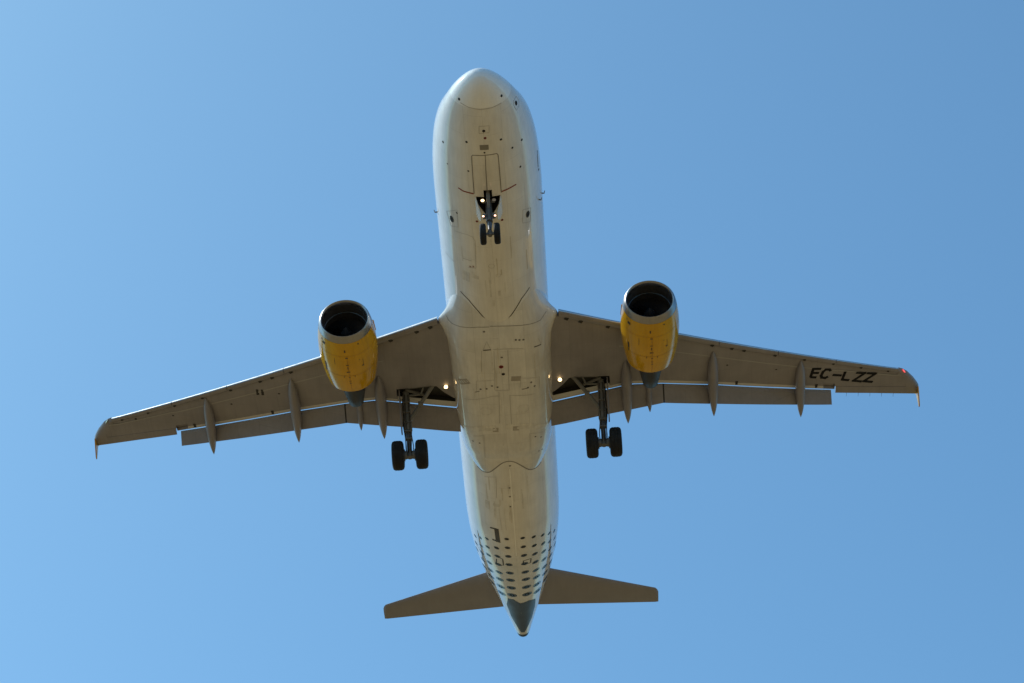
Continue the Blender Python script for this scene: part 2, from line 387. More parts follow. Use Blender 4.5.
# ------------------------------------------------------------------ engines
def engine(side):
    c = (11.30, side*5.755, -1.86)
    mb = MB()
    mb.rev(c, [(.30,1.015),(.6,1.06),(1.0,1.10),(1.5,1.12),(2.0,1.10),(2.5,1.05),(3.0,.975),(3.25,.925),(3.25,.90),(2.9,.93),(2.4,.94)], 72)
    # cowl seams and latches, a hair proud of the skin
    prof = pchip([.30,.6,1.0,1.5,2.0,2.5,3.0,3.25], [1.015,1.06,1.10,1.12,1.10,1.05,.975,.925])
    def ring_strip(x, a0, a1, wdt, mi):
        k = 40
        for i in range(k):
            t0, t1 = R(a0+(a1-a0)*i/k), R(a0+(a1-a0)*(i+1)/k)
            P = [(c[0]+xx, c[1]+(prof(xx)+.004)*math.sin(t), c[2]-(prof(xx)+.004)*math.cos(t)) for xx, t in ((x,t0),(x,t1),(x+wdt,t1),(x+wdt,t0))]
            mb.add(P, [(0,1,2,3)], mi)
    def patch(x0, x1, a0, a1, mi):
        k = 6
        for i in range(k):
            xa, xb = x0+(x1-x0)*i/k, x0+(x1-x0)*(i+1)/k
            P = [(c[0]+xx, c[1]+(prof(xx)+.005)*math.sin(R(t)), c[2]-(prof(xx)+.005)*math.cos(R(t))) for xx, t in ((xa,a0),(xa,a1),(xb,a1),(xb,a0))]
            mb.add(P, [(0,1,2,3)], mi)
    ring_strip(.95, -100, 100, .014, 2); ring_strip(2.1, -120, 120, .018, 2)
    patch(.95, 3.2, -.5, .5, 2)
    for x, a, l, ww in ((.62,3,.13,2.6),(1.02,1,.05,5),(1.42,1,.04,4.5),(1.55,1,.14,1.6),(1.83,1,.06,6.5),(2.2,0,.04,3),(2.45,0,.03,5),(2.6,0,.04,4),
                        (1.25,-24,.02,2.5),(1.1,26,.36,.7),(1.3,-31,.34,.7),(1.62,-30,.06,4),(.42,-27,.05,3.5),(2.1,-11,.12,1),(2.1,11,.12,1)):
        patch(x, x+l, a-ww/2, a+ww/2, 1)
    a = 52
    patch(.5, .62, a-4, a+4, 1); patch(.42, .48, a+6, a+9, 1); patch(1.6, 1.95, a-3, a+1, 1); patch(2.0, 2.12, a-2, a+2, 1)
    en = mb.build('engine', [M['yellow'], M['line'], M['cowlseam']], plane, 60)
    mb = MB()
    mb.rev(c, [(.305,1.012),(.2,.995),(.1,.97),(.03,.94),(0,.905),(.02,.875),(.08,.845),(.18,.825)], 72); mb.build('inlet_lip', M['lip'], en, 60)
    mb = MB(); mb.rev(c, [(.175,.826),(.4,.815),(.8,.83),(1.05,.86)], 64, 0)
    mb.rev(c, [(.60,.817),(.602,.812),(.66,.812),(.662,.819)], 64, 1)
    mb.build('inlet_duct', [M['duct'], M['lip']], en, 60)
    mb = MB()
    for k in range(36):
        a0 = 2*math.pi*k/36; rows = []
        for i in range(6):
            q = .24 + (.855-.24)*i/5; tw = R(25+38*i/5); ch = .12
            er = Vector((0, math.cos(a0), math.sin(a0))); et = Vector((0, -math.sin(a0), math.cos(a0)))
            dv = Vector((math.cos(tw), 0, 0)) + et*math.sin(tw)
            p = Vector(c) + Vector((1.0,0,0)) + er*q
            rows.append([p - dv*ch, p + dv*ch])
        for i in range(5): mb.add([rows[i][0], rows[i][1], rows[i+1][1], rows[i+1][0]], [(0,1,2,3)])
    mb.rev(c, [(1.16,.25),(1.16,.88)], 48, 1); mb.build('fan', [M['fan'], M['dark']], en, 30)
    mb = MB(); mb.rev(c, [(.55,.004),(.60,.05),(.72,.13),(.9,.22),(1.08,.27)], 32)
    for i in range(14):
        t = i/13*1.5*math.pi; r0 = .05+.09*i/13
    pr = pchip([.55,.60,.72,.9,1.08],[.004,.05,.13,.22,.27])
    for i in range(16):
        P = []
        for j, o in ((i,0),(i+1,0),(i+1,.028),(i,.028)):
            x = .62+.13*j/16+o; t = R(200*j/16); P.append((c[0]+x-.004, c[1]+(pr(x)+.004)*math.cos(t), c[2]+(pr(x)+.004)*math.sin(t)))
        mb.add(P, [(0,1,2,3)], 1)
    mb.build('spinner', [M['fan'], M['alu']], en, 60)
    mb = MB(); mb.rev(c, [(2.4,.70),(2.9,.65),(3.3,.58),(3.9,.48),(4.5,.38),(5.0,.29),(5.02,.27),(4.6,.29)], 48)
    mb.rev(c, [(2.5,.94),(2.5,.7)], 48); mb.build('core_nozzle', M['exhaust'], en, 50)
    mb = MB(); mb.rev(c, [(4.5,.21),(4.9,.16),(5.2,.07),(5.3,.004)], 32); mb.build('exhaust_cone', M['exhaust'], en, 50)
    # strake on the inboard shoulder
    mb = MB(); aa = R(125); o = Vector((0, -side*math.sin(aa), -math.cos(aa)))
    b = Vector(c)
    mb.slab([b+Vector((0.85,0,0))+o*1.03, b+Vector((1.05,0,0))+o*1.25, b+Vector((1.65,0,0))+o*1.30, b+Vector((1.80,0,0))+o*1.10], (0, .02*o.z, -.02*o.y*1))
    mb.build('strake', M['yellow'], en, 20)
    # pylon up to the wing
    mb = MB(); y = c[1]; z = c[2]; rings = []
    for x, z0, z1, h in ((12.1,z+.95,z+1.08,.04),(12.6,z+.9,z+1.22,.16),(13.6,z+.85,z+1.35,.22),(15.0,z+.6,z+1.30,.24),(16.2,z+.45,z+1.15,.18),(17.0,z+.80,z+1.12,.06)):
        rings.append([(x,y-h*.8,z0),(x,y+h*.8,z0),(x,y+h,(z0+z1)/2),(x,y+h*.8,z1),(x,y-h*.8,z1),(x,y-h,(z0+z1)/2)])
    mb.loft(rings); mb.build('pylon', M['wing'], en, 40)
for s in (1, -1): engine(s)

# ------------------------------------------------------------------ tail
def slab_foil(root, tip, n, name, m, parent, vert=False, cut=(0, 1)):
    # root/tip: (xle, xte, span position, height, thickness)
    mb = MB(); rings = []
    for i in range(n+1):
        q = i/n; a = [root[k]+(tip[k]-root[k])*q for k in range(5)]; c = a[1]-a[0]
        prof = [(0,0),(.01,.22),(.05,.55),(.15,.88),(.35,1),(.6,.72),(.75,.45),(1,.03)]
        lo, hi = cut
        pf = lin(prof); P = [(p, pf(p)) for p in sorted({lo, hi} | {p for p, t in prof if lo < p < hi})]
        ring = [(a[0]+p*c, t*a[4]/2) for p, t in P] + [(a[0]+p*c, -t*a[4]/2) for p, t in reversed(P) if not (p == 0)]
        rings.append([(x, h, a[3]) if vert else (x, a[2], a[3]+h) for x, h in ring])
    mb.loft(rings); return mb.build(name, m, parent, 40)
for s in (1, -1):
    sx = lambda y: 31.62 + .577*(y) + .0
    st = slab_foil((sx(.3), 35.02, s*.3, .88, .36), (sx(6.12), 36.28, s*6.12, 1.47, .14), 8, 'horizontal_stabiliser', M['stab'], plane, cut=(0, .75))
    mb = MB(); rings = []                      # rounded tip
    for y, k in ((6.12,0),(6.2,.1),(6.25,.28)):
        a, b, z = sx(y)+k*.9, 36.28-.0, 1.47+.1*(y-6.12); t = .07*(1-k*2)
        rings.append([(a,s*y,z),(a+.2,s*y,z+t),(b-.3,s*y,z+t*.6),(b,s*y,z),(b-.3,s*y,z-t*.6),(a+.2,s*y,z-t)])
    mb.loft(rings); mb.build('stabiliser_tip', M['stab'], st, 40)
    slab_foil((sx(.7), 35.10, s*.75, .935, .35), (sx(6.12), 36.28, s*6.12, 1.47, .14), 8, 'elevator', M['stab'], st, cut=(.75, 1))
def fin():
    mb = MB(); rings = []
    for z, a, b, t in ((1.7,29.2,35.6,.2),(2.3,30.6,35.75,.5),(4.5,32.5,36.2,.42),(7.5,34.75,36.85,.25),(7.75,35.1,36.9,.12)):
        c = (b-a)*.72; rings.append([(a,0,z),(a+c*.05,t*.25,z),(a+c*.3,t*.5,z),(a+c,t*.36,z),(a+c,-t*.36,z),(a+c*.3,-t*.5,z),(a+c*.05,-t*.25,z)])
    mb.loft(rings); f = mb.build('tail_fin', M['white'], plane, 40); mb = MB(); rings = []
    for z, a, b, t in ((2.35,30.6,35.75,.5),(4.5,32.5,36.2,.42),(7.5,34.75,36.85,.25)):
        c = (b-a)*.725; rings.append([(a+c,t*.35,z),(b,.012,z),(b,-.012,z),(a+c,-t*.35,z)])
    mb.loft(rings); mb.build('rudder', M['greydot'], f, 30)
fin()
mb = MB(); mb.loft([[(x, r*math.sin(a), 1.03+dz - r*math.cos(a)) for a in [2*math.pi*k/28 for k in range(28)]] for x, r, dz in ((36.95,.335,-.02),(37.2,.30,0),(37.45,.25,.02),(37.45,.20,.02),(37.1,.18,.0))], True, False)
mb.build('auxiliary_exhaust', M['exhaust'], plane, 40)

# ------------------------------------------------------------------ landing gear
def wheel(mb_name, c, r, wdt, parent):
    mb = MB(); h = wdt/2
    mb.rev(c, [(-h*.80,r*.56),(-h*.97,r*.66),(-h,r*.80),(-h*.86,r*.93),(-h*.55,r*.992),(-h*.32,r),(-h*.30,r*.985),(-h*.24,r*.985),(-h*.22,r),(h*.22,r),(h*.24,r*.985),(h*.30,r*.985),(h*.32,r),(h*.55,r*.992),(h*.86,r*.93),(h,r*.80),(h*.97,r*.66),(h*.80,r*.56)], 48, 0, 'y')
    for s in (-1, 1):
        mb.rev(c, [(s*h*.80,r*.56),(s*h*.70,r*.52),(s*h*.55,r*.36),(s*h*.75,r*.2),(s*h*.8,.002)], 36, 1, 'y')
    return mb.build(mb_name, [M['tyre'], M['hub']], parent, 40)
def main_gear(side):
    A = Vector((17.69, side*3.795, -3.60)); P = Vector((16.95, side*3.86, -1.05)); d = A-P
    mb = MB()
    mb.tube([P, P+d*.1, P+d*.45, P+d*.47, P+d*.62], [.13,.15,.145,.17,.165], 20, 0)
    mb.tube([P+d*.6, P+d*.98], .095, 18, 1)
    mb.tube([A-Vector((0,.60,0)), A+Vector((0,.60,0))], .085, 16, 0)
    mb.tube([A+Vector((0,0,.14)), A-Vector((0,0,.13))], [.13,.12], 16, 0)
    for s in (-1, 1):
        mb.tube([A+Vector((0,s*.10,0)), A+Vector((0,s*.22,0))], [.16,.18], 18, 0)
        mb.tube([A+Vector((-.02,s*.13,-.02)), A+Vector((.0,s*.15,.42)), P+d*.63+Vector((-.1,s*.1,0))], .018, 8, 2)
        mb.tube([A+Vector((0,s*.19,0)), A+Vector((0,s*.30,0))], [.24,.22], 20, 1)
    # torque links behind the leg
    k = A+Vector((.42,0,.55))
    for s in (-1, 1):
        mb.tube([A+Vector((.1,s*.1,.12)), k+Vector((0,s*.02,0))], [.045,.03], 8); mb.tube([P+d*.6+Vector((.12,s*.1,0)), k+Vector((0,s*.02,0))], [.045,.03], 8)
    # hoses, clamps, retraction actuator
    for o, r in (((-.17,.05*side,0),.022),((-.15,-.08*side,0),.018),((.1,.15*side,0),.02)):
        o = Vector(o); mb.tube([P+d*.08+o, P+d*.3+o*1.1, P+d*.5+o*1.25, P+d*.7+o*.9, A+o*.8], r, 8, 2)
    for q in (.2,.36,.52,.66,.78): mb.box(P+d*q+Vector((-.12,0,0)), (.16,.26,.05), None, 0)
    mb.tube([P+Vector((-.1,0,.05)), P+d*.14+Vector((.0,-side*.7,.28))], [.07,.06], 12, 0)
    mb.tube([P+Vector((-.25,-side*.1,.02)), P+Vector((-.1,-side*1.0,.2))], [.05,.05], 10, 0)
    g = mb.build('main_landing_gear', [M['gear'], M['chrome'], M['line']], plane, 40)
    # folding side brace
    B = Vector((16.45, side*2.72, -1.12)); E = P+d*.50; mid = B+(E-B)*.5
    mb = MB(); mb.tube([B, mid], [.085,.075], 12); mb.tube([mid-(E-B)*.02, E], [.075,.085], 12)
    mb.tube([mid-Vector((0,.1,0)), mid+Vector((0,.1,0))], .1, 12)
    J = Vector((16.75, side*3.25, -1.35)); mb.tube([P+d*.06, J], .045, 10); mb.tube([J, B+Vector((.05, side*.35, .12))], .04, 10)
    mb.build('side_brace', M['gear'], g, 40)
    for s in (-.465, .465): wheel('wheel', A+Vector((0,s,0)), .584, .46, g)
    # leg door fixed on the outboard side of the strut
    mb = MB(); y = side*(3.86+.22)
    mb.slab([(16.72,y,-1.08),(17.28,y,-1.08),(17.52,y-.02*side,-2.1),(17.50,y-.04*side,-2.75),(17.22,y-.04*side,-2.75),(16.88,y-.02*side,-1.9)], (0, side*.05, 0))
    mb.build('gear_door', M['wing'], g, 20, bevel=.01)
for s in (1, -1): main_gear(s)

for sd, x, z in ((-1, 6.75, -.35), (-1, 6.6, -.8), (1, 7.4, -.35)):        # small air data probes on the nose
    h, a, b = wd(x), zt(x), zb(x); zc, q = (a+b)/2, (a-b)/2; y = sd*h*math.sqrt(1-((z-zc)/q)**2); n = Vector((0, y/h**2, (z-zc)/q**2)).normalized()
    p0 = Vector((x, y, z)) - n*.02; mb = MB(); mb.tube([p0, p0+n*.10, p0+n*.13+Vector((-.14,0,0))], [.03,.022,.012], 8); mb.build('air_probe', M['gear'], fus, 40)
def nose_gear():
    A = Vector((5.08, 0, -3.73)); P = Vector((5.35, 0, -1.55)); d = A-P; mb = MB()
    mb.tube([P, P+d*.3, P+d*.62, P+d*.64, P+d*.70], [.10,.11,.11,.125,.12], 18, 0)
    mb.tube([P+d*.68, P+d*.97], .065, 16, 1)
    mb.tube([A-Vector((0,.36,0)), A+Vector((0,.36,0))], .055, 14, 0)
    mb.tube([A+Vector((0,0,.1)), A-Vector((0,0,.09))], [.09,.08], 14, 0)
    mb.tube([P+d*.42, Vector((4.72,0,-1.9)), Vector((4.55,0,-1.62))], [.055,.07,.07], 12, 0)           # drag strut running forward
    mb.tube([P+d*.22+Vector((-.06,-.22,0)), P+d*.22+Vector((-.06,.22,0))], .05, 12, 0)                       # light bracket
    mb.tube([P+d*.60+Vector((0,-.22,0)), P+d*.60+Vector((0,.22,0))], .04, 12, 0)
    for s in (-1, 1):
        mb.tube([A+Vector((.02,s*.06,.1)), A+Vector((.3,s*.02,.42))], .03, 8); mb.tube([P+d*.68+Vector((.1,s*.07,0)), A+Vector((.3,s*.02,.42))], .03, 8)
        mb.tube([P+d*.15+Vector((-.1,s*.09,0)), P+d*.5+Vector((-.13,s*.08,0)), P+d*.72+Vector((-.09,s*.08,0))], .015, 8, 2)
        mb.tube([P+d*.55+Vector((-.02,s*.10,0)), P+d*.55+Vector((-.02,s*.22,.02))], [.07,.06], 12, 0)  # steering cylinders
    g = mb.build('nose_landing_gear', [M['gear'], M['chrome'], M['line']], plane, 40)
    for s in (-.25, .25): wheel('wheel', A+Vector((0,s,0)), .385, .225, g)
    for s in (-1, 1):
        mb = MB(); y = s*.425
        mb.slab([(4.96,y*1.05,-2.0),(5.86,y*1.05,-2.02),(5.86,y*.86,-2.30),(5.62,y*.66,-2.62),(5.25,y*.66,-2.62)], (0, s*.03, 0))
        mb.build('gear_door', M['white'], g, 20, bevel=.006)
    def lamp(name, c, r, m):
        mb = MB(); mb.tube([c+Vector((.12,0,.03)), c+Vector((0,0,0))], [r*.6,r*1.08], 16, 0)
        mb.rev(c, [(-.035,.003),(-.03,r*.4),(-.015,r*.8),(-.002,r)], 20, 1); o = mb.build(name, [M['gear'], m], g, 40)
        if name == 'taxi_light': o['label'] = 'lit taxi light' if m is M['lamp'] else 'unlit taxi light'
    lamp('taxi_light', P+d*.22+Vector((-.14,.21,0)), .062, M['lamp']); lamp('taxi_light', P+d*.22+Vector((-.14,-.20,0)), .07, M['lampdim'])
    for s in (-1, 1): lamp('turnoff_light', P+d*.60+Vector((-.1,s*.21,0)), .037, M['lampsmall'])
nose_gear()
#DECALS
# ------------------------------------------------------------------ seams, probes, dots, dirt and painted dimple shading laid on the hull skin
DECALS = [
  ('L','faint',0.025,[(0.95,0.72,-1.25),(1.01,0.45,-1.44),(1.06,0.04,-1.54),(1.06,-0.37,-1.48),(1.03,-0.7,-1.3)]),
  ('D','dark',0.05,[(0.86,0.76,-1.16)]),
  ('D','dark',0.05,[(0.82,-0.72,-1.17)]),
  ('D','dark',0.085,[(1.49,-1.21,-0.9)]),
  ('D','dark',0.05,[(3.0,1.46,-1.09)]),
  ('D','dark',0.045,[(2.42,0.61,-1.73)]),
  ('D','dark',0.045,[(2.4,-0.6,-1.74)]),
  ('D','dark',0.05,[(2.96,-1.33,-1.27)]),
  ('D','dark',0.045,[(2.98,-0.98,-1.61)]),
  ('D','dark',0.055,[(1.9,-0.02,-1.76)]),
  ('D','dark',0.035,[(2.83,0.01,-1.91)]),
  ('D','dark',0.035,[(3.74,0.63,-1.88)]),
  ('D','dark',0.045,[(4.04,-1.22,-1.54)]),
  ('D','dark',0.03,[(3.83,1.36,-1.37)]),
  ('D','dark',0.04,[(6.11,1.18,-1.66)]),
  ('D','red',0.05,[(2.2,-0.05,-1.82)]),
  ('D','red',0.05,[(6.25,0.47,-2.01)]),
  ('D','red',0.05,[(6.25,-0.44,-2.02)]),
  ('L','faint',0.02,[(1.38,-1.23,-0.67),(1.33,-1.13,-0.93),(1.44,-1.12,-1.05),(1.69,-1.2,-1.06),(1.69,-1.3,-0.86),(1.6,-1.31,-0.67),(1.38,-1.23,-0.67)]),
  ('L','faint',0.02,[(1.7,0.13,-1.71),(1.71,-0.22,-1.71),(1.99,-0.2,-1.77),(1.99,0.15,-1.77),(1.7,0.13,-1.71)]),
  ('L','grime_shade2',0.22,[(2.6,0.16,-1.87),(2.6,-0.15,-1.87)]),
  ('L','line2',0.035,[(4.81,0.49,-1.98),(3.01,0.47,-1.86),(2.96,0.43,-1.87),(2.95,-0.42,-1.87),(3.03,-0.46,-1.87),(4.84,-0.48,-1.99)]),
  ('L','line2',0.03,[(2.92,-0.01,-1.92),(3.78,0.01,-2.0),(4.64,0.02,-2.04)]),
  ('L','red',0.06,[(4.73,1.04,-1.72),(4.8,0.89,-1.82),(4.82,0.51,-1.98)]),
  ('L','red',0.06,[(4.73,-1.03,-1.73),(4.75,-0.84,-1.84),(4.8,-0.49,-1.98)]),
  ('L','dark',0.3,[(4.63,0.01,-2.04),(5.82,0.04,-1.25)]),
  ('L','faint',0.02,[(6.4,1.56,-1.27),(5.94,1.17,-1.67),(6.87,1.18,-1.66),(7.05,1.44,-1.41),(6.4,1.56,-1.27)]),
  ('L','faint',0.02,[(6.19,-1.21,-1.64),(6.42,-1.5,-1.34),(7.11,-1.46,-1.39),(6.86,-1.17,-1.67),(6.19,-1.21,-1.64)]),
  ('E','line',(0.17,0.10),[(6.62,1.39,-1.47)]),
  ('E','line',(0.17,0.10),[(6.61,-1.38,-1.48)]),
  ('L','line',0.05,[(4.38,-1.86,-0.45),(4.63,-1.86,-0.55),(5.08,-1.86,-0.63)]),
  ('D','dark',0.05,[(5.24,-1.87,-0.59)]),
  ('L','faint',0.02,[(7.17,1.31,-1.54),(7.08,0.87,-1.86),(7.15,0.67,-1.95),(7.34,0.6,-1.97),(8.85,0.65,-1.96),(8.91,0.94,-1.82)]),
  ('L','faint',0.03,[(8.5,1.11,-1.71),(8.49,0.79,-1.9)]),
  ('L','faint',0.02,[(8.98,1.77,-0.92),(8.98,1.61,-1.19),(9.01,1.46,-1.39)]),
  ('L','grime_shade',0.3,[(9.19,1.04,-1.76),(9.74,1.06,-1.74)]),
  ('L','grime_shade',0.14,[(9.1,0.78,-1.9),(9.44,0.78,-1.9)]),
  ('L','grime_shade',0.2,[(9.35,0.74,-1.92),(9.36,0.58,-1.98)]),
  ('D','red2',0.05,[(8.84,0.86,-1.86)]),
  ('D','red2',0.05,[(8.79,0.75,-1.92)]),
  ('L','grime_shade',0.09,[(10.56,0.08,-2.07),(10.92,0.1,-2.07)]),
  ('L','grime_shade',0.09,[(10.06,-0.15,-2.06),(10.34,-0.14,-2.06)]),
  ('C','faint',0.12,[(8.66,0.07,-2.07)]),
  ('C','faint',0.09,[(9.2,-0.15,-2.06)]),
  ('L','line',0.045,[(10.54,1.31,-1.55),(10.82,1.02,-1.77),(11.27,0.72,-1.93),(11.8,0.4,-2.05)]),
  ('L','line',0.045,[(10.53,-1.28,-1.58),(10.86,-0.96,-1.81),(11.41,-0.63,-1.96),(11.81,-0.36,-2.06)]),
  ('L','line2',0.025,[(12.07,1.99,-1.4),(12.18,1.9,-1.53),(12.23,1.77,-1.67),(12.15,1.44,-1.93),(12.04,0.77,-2.09),(12.04,0.34,-2.12)]),
  ('L','line2',0.025,[(12.01,0.31,-2.11),(12.06,-0.56,-2.12),(12.15,-1.29,-2.0),(12.21,-1.63,-1.8),(12.07,-1.89,-1.5)]),
  ('L','line',0.05,[(13.17,0.64,-2.3),(13.15,0.34,-2.31)]),
  ('L','line',0.05,[(13.33,-1.31,-2.16),(13.4,-1.58,-1.99)]),
  ('L','faint',0.02,[(13.17,0.64,-2.3),(12.72,0.48,-2.25),(13.15,0.34,-2.31)]),
  ('L','faint',0.02,[(13.4,-1.58,-1.99),(12.99,-1.49,-2.03)]),
  ('L','faint',0.025,[(13.15,0.27,-2.31),(13.16,-0.31,-2.31),(13.24,-0.9,-2.27)]),
  ('L','faint',0.025,[(13.2,0.69,-2.3),(14.39,0.77,-2.35)]),
  ('L','faint',0.025,[(13.22,0.23,-2.32),(14.27,0.26,-2.38),(15.48,0.31,-2.39)]),
  ('L','faint',0.025,[(13.21,-0.3,-2.32),(14.32,-0.27,-2.38),(15.56,-0.24,-2.39),(15.53,0.31,-2.39)]),
  ('D','red',0.09,[(14.13,0.0,-2.38)]),
  ('D','dark',0.07,[(14.57,-0.06,-2.38)]),
  ('L','brown',0.27,[(15.4,1.67,-1.93),(15.07,1.3,-2.2)]),
  ('L','brown',0.27,[(14.88,-0.35,-2.38),(14.92,-0.72,-2.36)]),
  ('D','line2',0.045,[(15.45,0.86,-2.34)]),
  ('D','line2',0.045,[(15.24,0.41,-2.39)]),
  ('D','line2',0.045,[(15.41,0.63,-2.37)]),
  ('D','line2',0.045,[(15.33,0.2,-2.39)]),
  ('D','line2',0.045,[(15.3,-1.11,-2.28)]),
  ('D','line2',0.045,[(15.56,-0.97,-2.32)]),
  ('D','line2',0.045,[(15.59,-1.23,-2.24)]),
  ('D','line2',0.045,[(12.77,-0.77,-2.24)]),
  ('D','line2',0.045,[(12.79,-0.92,-2.22)]),
  ('D','line2',0.045,[(12.25,0.55,-2.16)]),
  ('D','line2',0.045,[(12.74,-0.63,-2.25)]),
  ('D','line2',0.045,[(13.6,-0.05,-2.35)]),
  ('L','line2',0.05,[(15.59,-0.73,-2.37),(15.59,-0.95,-2.33)]),
  ('L','line2',0.04,[(15.67,1.08,-2.29),(15.57,0.91,-2.34)]),
  ('L','faint',0.022,[(15.62,1.03,-2.31),(14.97,1.0,-2.31),(14.89,0.32,-2.39)]),
  ('L','faint',0.022,[(15.47,-0.67,-2.37),(14.89,-0.71,-2.36),(15.17,-1.44,-2.13),(15.81,-1.41,-2.15)]),
  ('L','faint',0.025,[(15.62,0.16,-2.39),(16.54,0.19,-2.4),(17.59,0.23,-2.39)]),
  ('L','faint',0.025,[(16.05,-1.21,-2.25),(15.87,-0.25,-2.4),(16.73,-0.24,-2.4),(17.71,-0.23,-2.39)]),
  ('L','faint',0.025,[(16.31,1.54,-2.06),(15.86,0.41,-2.39),(15.87,0.18,-2.4)]),
  ('C','grime_shade',0.24,[(16.8,0.72,-2.37)]),  # painted ring for the shading round a shallow dimple
  ('C','grime_shade',0.24,[(16.79,-0.74,-2.37)]),  # same painted shading, port dimple
  ('L','grime_shade',0.34,[(18.36,1.64,-1.92),(17.95,1.04,-2.3),(17.86,0.39,-2.38)]),
  ('L','grime_shade',0.34,[(17.82,-0.0,-2.39),(17.92,-0.87,-2.34),(18.6,-1.72,-1.79)]),
  ('L','brown',0.26,[(18.0,0.52,-2.38),(18.01,0.3,-2.38)]),
  ('L','brown',0.28,[(17.97,-0.28,-2.38),(17.99,-0.52,-2.38)]),
  ('L','faint',0.022,[(18.57,1.33,-2.16),(18.38,0.89,-2.32),(20.14,0.92,-2.06)]),
  ('L','faint',0.022,[(19.98,-0.88,-2.11),(18.44,-0.92,-2.31),(18.69,-1.46,-2.07)]),
  ('D','line2',0.04,[(18.96,1.35,-2.11)]),
  ('D','line2',0.04,[(18.98,1.09,-2.22)]),
  ('D','line2',0.04,[(18.78,-1.14,-2.23)]),
  ('D','line2',0.04,[(18.99,-1.36,-2.1)]),
  ('D','line2',0.04,[(20.05,-1.24,-1.97)]),
  ('D','line2',0.04,[(20.08,-1.37,-1.88)]),
  ('L','pale',0.05,[(20.99,-0.02,-2.07),(22.37,-0.02,-2.07),(24.39,-0.02,-2.06),(27.48,-0.01,-1.75)]),
  ('D','line2',0.045,[(20.79,-0.04,-2.07)]),
  ('D','line2',0.045,[(22.26,0.05,-2.07)]),
  ('D','line2',0.045,[(22.86,0.06,-2.07)]),
  ('D','line2',0.045,[(23.54,0.07,-2.07)]),
  ('L','faint',0.02,[(21.79,1.04,-1.76),(21.58,0.56,-1.98),(23.01,0.61,-1.97)]),
  ('L','grime_shade',0.2,[(23.4,1.01,-1.78),(23.97,1.03,-1.77)]),
  ('L','grime_shade',0.18,[(23.55,0.77,-1.91),(23.53,0.52,-2.0)]),
  ('L','greydot',0.1,[(25.33,0.99,-1.75),(25.28,0.71,-1.89)]),
  ('L','greydot',0.2,[(25.25,0.73,-1.89),(26.36,0.7,-1.8)]),
  ('L','greydot',0.12,[(26.26,0.94,-1.7),(26.26,0.67,-1.82)]),
  ('L','line2',0.035,[(26.3,1.55,-1.16),(26.9,1.52,-1.1),(27.98,1.47,-0.94),(29.23,1.46,-0.59)]),
  ('L','line2',0.035,[(26.19,-1.55,-1.17),(27.14,-1.5,-1.08),(28.85,-1.42,-0.77)]),
  ('L','line2',0.035,[(27.97,1.74,-0.47),(28.32,1.46,-0.86),(31.14,1.27,-0.16)]),
  ('L','dark',0.05,[(28.05,0.84,-1.43),(28.69,0.89,-1.26),(28.56,0.57,-1.42),(27.9,0.58,-1.57),(27.81,0.74,-1.53)]),
  ('L','dark',0.05,[(28.44,-0.27,-1.52),(28.08,-0.29,-1.6),(28.04,-0.62,-1.53),(28.49,-0.59,-1.44),(28.47,-0.32,-1.51)]),
]
CONE = [(32.63, 0.53, -0.34), (32.61, 0.29, -0.43), (33.07, 0.0, -0.34), (32.92, -0.38, -0.32), (33.13, -0.68, -0.1), (34.1, -0.63, 0.17), (35.36, -0.45, 0.41), (36.72,-.07,.55),(36.72,.08,.55), (35.0, 0.47, 0.31), (33.57, 0.61, -0.01)]
LETTERS = [[(18.916, 12.337), (18.426, 12.435), (18.524, 12.758)], [(18.663, 12.388), (18.76, 12.679)], [(18.916, 12.337), (19.016, 12.577)], [(18.781, 13.169), (18.674, 13.102), (18.628, 12.954), (18.726, 12.851), (18.947, 12.777), (19.086, 12.805), (19.159, 12.955), (19.106, 13.065)], [(19.06, 13.255), (19.215, 13.635)], [(19.016, 13.778), (19.487, 13.666), (19.625, 13.962)], [(19.231, 14.235), (19.377, 14.606), (19.707, 14.136), (19.881, 14.509)], [(19.408, 14.687), (19.556, 15.06), (19.885, 14.589), (20.061, 14.964)]]

